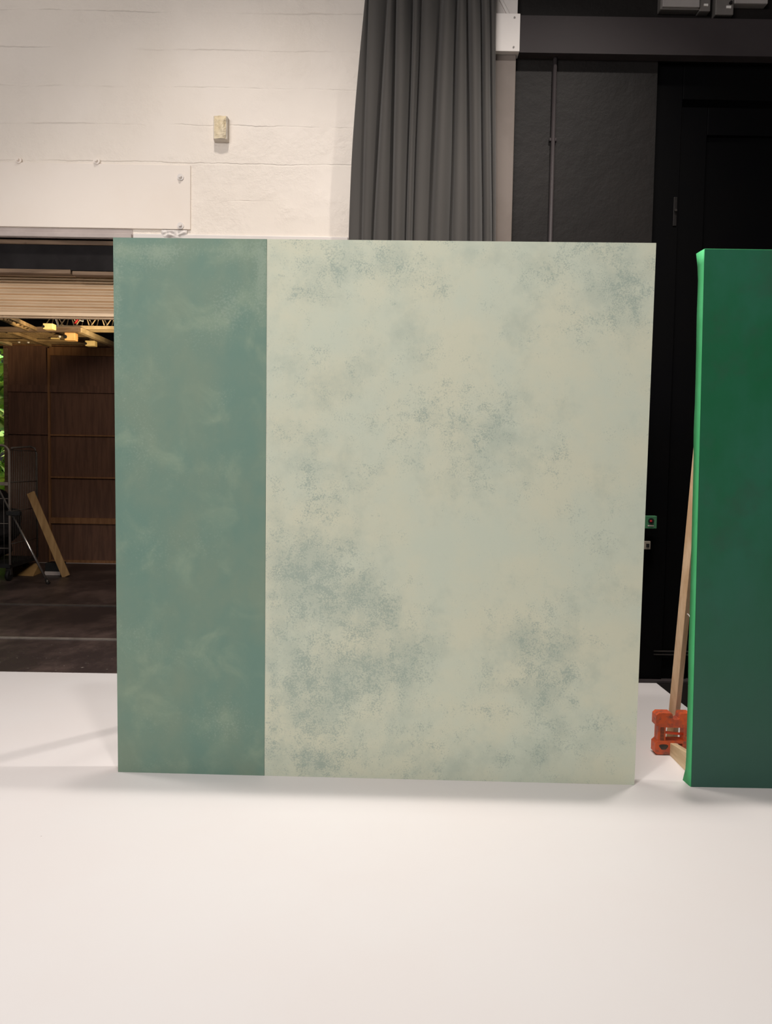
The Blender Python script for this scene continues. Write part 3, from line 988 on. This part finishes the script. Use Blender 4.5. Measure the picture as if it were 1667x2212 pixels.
def gbar(pa, pb, w, d, mat, parent, name='frame_bar', dz=-0.03):
    A, B = G(*pa, zm + dz), G(*pb, zm + dz)
    return MB().bar(A, B, w, d, (0, 0, 1)).build(name, mat, parent)


gbar((-60, 712), (172, 712), 0.06, 0.05, 'timber_bar', plat)
gbar((172, 713), (252, 748), 0.06, 0.06, 'truss', plat)
gbar((22, 717), (106, 746), 0.04, 0.07, 'mesh', plat)
gbar((-4, 735), (20, 744), 0.04, 0.08, 'truss', plat)
gbar((-60, 734), (195, 737), 0.03, 0.05, 'mesh', plat)
gbar((110, 713), (206, 747), 0.03, 0.07, 'mesh', plat)
# light bottom edge of the bar on the partition
MB().box(xm0, W(248, 750, YP - 0.04).x, YP - 0.05, YP + 0.08, zpt - 0.001, zpt + 0.012).build('edge_bar', 'brown_stud', plat)

# yellow blocks under the platform
for (px, py, w, hgt, mat, lab) in ((107, 707, 0.115, 0.055, 'yellow_block', 'nearest yellow block at the upper left end of the bar under the platform'),
                                  (154, 729, 0.13, 0.085, 'orange_block', 'middle tan block of the three fixed under the mesh platform'),
                                  (197, 743.5, 0.125, 0.06, 'yellow_block', 'furthest yellow block, just above the top of the partition')):
    q = G(px, py, zm - 0.115)
    t = thing('fixing_block', (q.x, q.y, q.z), lab, 'block', 'blocks under the mesh platform')
    MB().box(q.x - w / 2, q.x + w / 2, q.y - 0.05, q.y + 0.05, q.z - hgt / 2, q.z + hgt / 2 + 0.01).build('block', mat, t, 0.006)
    MB().tube([(q.x - w * 0.42, q.y - 0.06, q.z), (q.x - w * 0.42, q.y - 0.03, q.z)], hgt * 0.28, 10).build('hole_rim', 'black_matt', t)
# small white lamps / cable ties on the mesh
for px, py, lab in ((129, 727, 'small white knob hanging under the mesh beside the middle tan block'), (41, 738.5, 'first of two small white hooks under the mesh at far left'), (61, 739, 'second of two small white hooks under the mesh, next to first')):
    q = G(px, py, zm - 0.04)
    mb = MB()
    bmesh.ops.create_uvsphere(mb.bm, u_segments=10, v_segments=8, radius=0.017, matrix=Matrix.Translation(q))
    mb.tube([q, (q.x, q.y, zm)], 0.004, 6)
    tag(mb.build('cable_hook', 'white_plastic'), lab, 'hook')
q0, q1 = G(111, 731, zm - 0.02), G(127, 731, zm - 0.02)
tag(MB().box(q0.x, q1.x, q0.y - 0.02, q0.y + 0.02, zm - 0.03, zm - 0.012).build('label_strip', 'yellow_block'), 'short pale strip under the mesh left of the white knob', 'strip')

# lattice truss in front of the platform
YTR = yn - 0.03
zc0, zc1 = W(200, 708, YTR).z, W(200, 672, YTR).z
tr = thing('lattice_truss', (-3.5, YTR, zc0), 'pale lattice steel truss seen under the shutter edge', 'truss')
xt0, xt1 = W(95, 707, YTR).x, -0.5
for yy in (YTR, YTR + 0.2):
    MB().box(xt0, xt1, yy - 0.02, yy + 0.02, zc0 - 0.022, zc0 + 0.022).build('chord', 'truss', tr, 0.004)
MB().box(xt0, xt1, YTR + 0.08, YTR + 0.12, zc1 - 0.02, zc1 + 0.02).build('chord', 'truss', tr, 0.004)
pit = W(220, 700, YTR).x - W(187, 700, YTR).x
x = xt0
k = 0
while x < -1.6:
    for yy in (YTR, YTR + 0.2):
        MB().tube([(x, yy, zc0), (x + pit / 2, YTR + 0.1, zc1), (x + pit, yy, zc0)], 0.0085, 8).build('lacing', 'truss', tr)
    x += pit
# red and white cable loops on the truss
q = W(166, 694, YTR - 0.03)
tag(MB().tube([(q.x - 0.03, q.y, q.z - 0.03), (q.x, q.y - 0.01, q.z + 0.0), (q.x + 0.012, q.y, q.z + 0.035)], 0.013, 8).build('red_tie', 'red'), 'small red tie on the truss lacing', 'tie')
mb = MB().tube([W(170, 690, YTR - 0.03), W(174, 693, YTR - 0.04), W(180, 694, YTR - 0.04), W(179, 690, YTR - 0.03), W(172, 689, YTR - 0.03)], 0.006, 8)
tag(mb.build('white_cord', 'white_plastic'), 'loop of pale cord tied to the truss beside red tie', 'cord')
mb = MB().tube([W(120, 690, YTR - 0.03), W(123, 698, YTR - 0.03), W(126, 708, YTR - 0.03)], 0.007, 8)
tag(mb.build('hanging_strap', 'white_plastic'), 'thin pale strap on the truss right of the nearest yellow block', 'strap')
# slanting dark lattice at the left
mb1 = thing('lattice_beam', (-5.0, 8.0, zm + 0.1), 'dark slanting lattice beam at the left under the shutter', 'beam')
A, B = W(2, 686, 7.2), W(62, 713, YTR)
MB().bar(A, B, 0.03, 0.04).build('chord', 'mesh', mb1)
A2, B2 = W(18, 684, 7.2), W(80, 712, YTR)
MB().bar(A2, B2, 0.03, 0.04).build('chord', 'mesh', mb1)
for k in range(7):
    t0, t1 = k / 7, (k + 0.5) / 7
    MB().tube([A.lerp(B, t0), A2.lerp(B2, t1), A.lerp(B, (k + 1) / 7)], 0.007, 6).build('lacing', 'mesh', mb1)

# roll cage at the left
cg = thing('roll_cage', (-4.5, 9.4, 0), 'tall wire roll cage trolley at the left edge of the store room', 'trolley')
Yn, Yf = 9.25, 10.1
xr_n = W(20.5, 1100, Yn).x
xr_f = W(80, 1100, Yf).x
xl_n = xr_n - 0.7
ztn = W(12, 962, Yn).z
ztf = W(80, 965, Yf).z
zb2 = 0.2
# near end frame with rounded corners
pts = [(xr_n, Yn, zb2)]
for k in range(7):
    q = math.pi / 2 * k / 6
    pts.append((xr_n - 0.09 + 0.09 * math.cos(q), Yn, ztn - 0.09 + 0.09 * math.sin(q)))
for k in range(7):
    q = math.pi / 2 * k / 6
    pts.append((xl_n + 0.09 - 0.09 * math.sin(q), Yn, ztn - 0.09 + 0.09 * math.cos(q)))
pts.append((xl_n, Yn, zb2))
MB().tube(pts, 0.014, 10).build('end_frame', 'cage_grey', cg)
# right side frame
pts = [(xr_n + 0.02, Yn + 0.03, ztn - 0.03), (xr_f - 0.06, Yf - 0.05, ztf), (xr_f - 0.02, Yf - 0.01, ztf - 0.02), (xr_f, Yf, ztf - 0.09), (xr_f, Yf, zb2)]
MB().tube(pts, 0.012, 10).build('side_frame', 'wire_steel', cg)
mb = MB()
for k in range(1, 16):
    t = k / 16
    x, y = xr_n + (xr_f - xr_n) * t, Yn + (Yf - Yn) * t
    mb.tube([(x, y, zb2), (x, y, ztn - 0.05)], 0.004, 6)
for z in (0.45, 0.85, 1.2, ztn - 0.05):
    mb.tube([(xr_n, Yn, z), (xr_f, Yf, z)], 0.006, 6)
mb.build('side_wires', 'wire_steel', cg)
mb = MB()
for k in range(1, 10):
    x = xl_n + (xr_n - xl_n) * k / 10
    mb.tube([(x, Yn, zb2), (x, Yn, 1.0)], 0.004, 6)
for z in (0.4, 0.7, 1.0):
    mb.tube([(xl_n, Yn, z), (xr_n, Yn, z)], 0.006, 6)
mb.build('end_wires', 'wire_steel', cg)
q = W(9, 1045, Yn)
MB().box(xl_n, xr_n - 0.01, Yn - 0.01, Yn + 0.01, q.z - 0.02, q.z + 0.02).build('cross_bar', 'cage_grey', cg)
MB().hull8([(xl_n, Yn, 0.16), (xr_n, Yn, 0.16), (xr_f, Yf, 0.16), (xl_n, Yf, 0.16), (xl_n, Yn, 0.21), (xr_n, Yn, 0.21), (xr_f, Yf, 0.21), (xl_n, Yf, 0.21)]).build('base', 'rubber', cg)
for x, y in ((xr_n - 0.04, Yn + 0.05), (xr_f - 0.1, Yf - 0.1), (xl_n + 0.06, Yn + 0.05)):
    c_ = MB().tube([(x - 0.02, y, 0.065), (x + 0.02, y, 0.065)], 0.065, 18).build('castor', 'rubber', cg)
    MB().box(x - 0.03, x + 0.03, y - 0.015, y + 0.03, 0.07, 0.165).build('fork', 'dark_metal', c_)
# dark bundle inside the cage
mb = MB()
for k in range(9):
    bmesh.ops.create_icosphere(mb.bm, subdivisions=3, radius=random.uniform(0.13, 0.2), matrix=Matrix.Translation((xl_n + 0.3 + random.uniform(-0.12, 0.2), Yn + 0.4 + random.uniform(-0.1, 0.1), 0.38 + 0.07 * k)))
for v in mb.bm.verts:
    v.co += Vector((noise.noise(v.co * 6), noise.noise(v.co * 6 + Vector((5, 0, 0))), noise.noise(v.co * 6 + Vector((0, 9, 0))))) * 0.05
tag(mb.build('cloth_bundle', 'black_matt'), 'dark bundle of cloth inside the wire roll cage', 'bundle')

# leaning stand tube with clamp
a_, b_ = W(-20, 1024, 8.9), G(101, 1261)
st = thing('light_stand', (b_.x, b_.y, 0), 'shiny diagonal stand leg with a black clamp in front of roll cage', 'stand')
b_.z = 0.045
MB().tube([a_, a_.lerp(b_, 0.52), a_.lerp(b_, 0.52), b_], [0.010, 0.010, 0.0135, 0.0135], 12).build('leg', 'chrome', st)
q = a_.lerp(b_, 0.36)
MB().box(q.x - 0.05, q.x + 0.11, q.y - 0.03, q.y + 0.03, q.z - 0.03, q.z + 0.022).build('clamp', 'rubber', st, 0.006)
MB().tube([b_ + Vector((-0.006, 0, 0.01)), (b_.x + 0.02, b_.y, 0.0)], [0.018, 0.028], 10).build('foot', 'dark_metal', st)

# leaning plank
pa, pb = G(143, 1246), W(66, 1064, 9.78)
pb.z = max(pb.z, 0.3)
pa.z = 0.004
mb = MB().bar(pa, pb, 0.10, 0.022, (1, 0, 0.35))
tag(mb.build('timber_plank', 'plank', None, 0.003), 'tan timber plank leaning against the wire roll cage', 'plank')

# odds and ends on the store floor
q = G(114, 1243)
bx_ = thing('tool_box', (q.x, q.y + 0.1, 0), 'small black and grey box on the store floor beside the plank foot', 'box')
MB().box(q.x - 0.10, q.x + 0.09, q.y, q.y + 0.2, 0.05, 0.16).build('case', 'rubber', bx_, 0.008)
MB().box(q.x - 0.105, q.x + 0.095, q.y - 0.004, q.y + 0.2, 0.0, 0.05).build('base', 'grey_trim', bx_, 0.004)
q = G(42, 1243)
tag(MB().hull8([(q.x - 0.16, q.y, 0), (q.x + 0.2, q.y - 0.05, 0), (q.x + 0.16, q.y + 0.3, 0), (q.x - 0.2, q.y + 0.3, 0), (q.x - 0.16, q.y, 0.006), (q.x + 0.2, q.y - 0.05, 0.006), (q.x + 0.12, q.y + 0.3, 0.12), (q.x - 0.2, q.y + 0.3, 0.12)]).build('cardboard_piece', 'card'), 'piece of tan cardboard on the floor under the roll cage', 'cardboard')

# ------------------------------------------------------------------ studio shell out of frame
o = MB().box(-6.4, -6.2, -3.6, YW + 0.3, 0, 6.4).build('wall_left', 'black_matt')
struct(o, 'dark left wall of the studio, out of frame', 'wall')
o = MB().box(6.2, 6.4, -3.6, YW + 0.3, 0, 6.4).build('wall_far_right', 'black_matt')
struct(o, 'dark right wall of the studio, out of frame', 'wall')

# ------------------------------------------------------------------ light
def spot(name, loc, target, power, angle, blend, radius, color):
    l = bpy.data.lights.new(name, 'SPOT')
    l.energy = power
    l.spot_size = math.radians(angle)
    l.spot_blend = blend
    l.shadow_soft_size = radius
    l.color = color
    o = bpy.data.objects.new(name, l)
    o.location = loc
    o.rotation_euler = (Vector(target) - Vector(loc)).to_track_quat('-Z', 'Y').to_euler()
    COL.objects.link(o)
    return o


def area(name, loc, target, power, sx, sy, color, spread=180):
    l = bpy.data.lights.new(name, 'AREA')
    l.energy = power
    l.shape = 'RECTANGLE'
    l.size, l.size_y = sx, sy
    l.color = color
    l.spread = math.radians(spread)
    o = bpy.data.objects.new(name, l)
    o.location = loc
    o.rotation_euler = (Vector(target) - Vector(loc)).to_track_quat('-Z', 'Y').to_euler()
    COL.objects.link(o)
    return o


WARM = (1.0, 0.92, 0.85)
spot('bar_lamp_front', (-0.26, 1.68, 5.6), (-0.2, 2.6, 0), 270, 125, 1.0, 0.10, WARM)
spot('bar_lamp_over_flat', (1.42, 3.64, 5.6), (0.75, 3.95, 0), 370, 102, 1.0, 0.06, WARM)
spot('bar_lamp_left', (-1.0, 3.70, 5.6), (-0.8, 3.9, 0), 240, 108, 1.0, 0.10, WARM)
spot('back_fill', (0.7, 3.75, 5.6), (1.1, 4.30, 0), 230, 70, 1.0, 0.14, WARM)  # fill added to brighten floor and wall behind the flats
spot('back_left_fill', (-2.2, 3.70, 5.6), (-2.1, 4.05, 0), 300, 68, 1.0, 0.14, WARM)  # second added fill, lifts the floor at the back left
area('front_soft', (-2.6, -1.8, 4.6), (0.0, 3.2, 0.6), 258, 4.0, 1.5, (1.0, 0.95, 0.93))
# store room: added hidden spot for truss and mesh, soft fill, daylight beyond the doorway
spot('store_truss_fill', (-1.9, 7.9, 2.1), (-3.7, 8.85, 3.15), 620, 56, 0.7, 0.06, (1.0, 0.78, 0.45))
area('store_soft', (-2.6, 7.2, 3.6), (-3.6, 9.4, 0.4), 40, 2.0, 1.0, (1.0, 0.88, 0.76))
area('daylight', (-9.3, 13.4, 6.5), (-9.3, 15.2, 1.6), 700, 3.0, 1.5, (1.0, 0.97, 0.86))

w = bpy.data.worlds.new('room_ambient')
w.use_nodes = True
bg = w.node_tree.nodes['Background']
bg.inputs['Color'].default_value = (1.0, 0.93, 0.88, 1)
bg.inputs['Strength'].default_value = 0.025
SC.world = w

SC.view_settings.view_transform = 'Standard'
SC.view_settings.look = 'None'
SC.view_settings.exposure = 0.0
SC.view_settings.gamma = 1.0
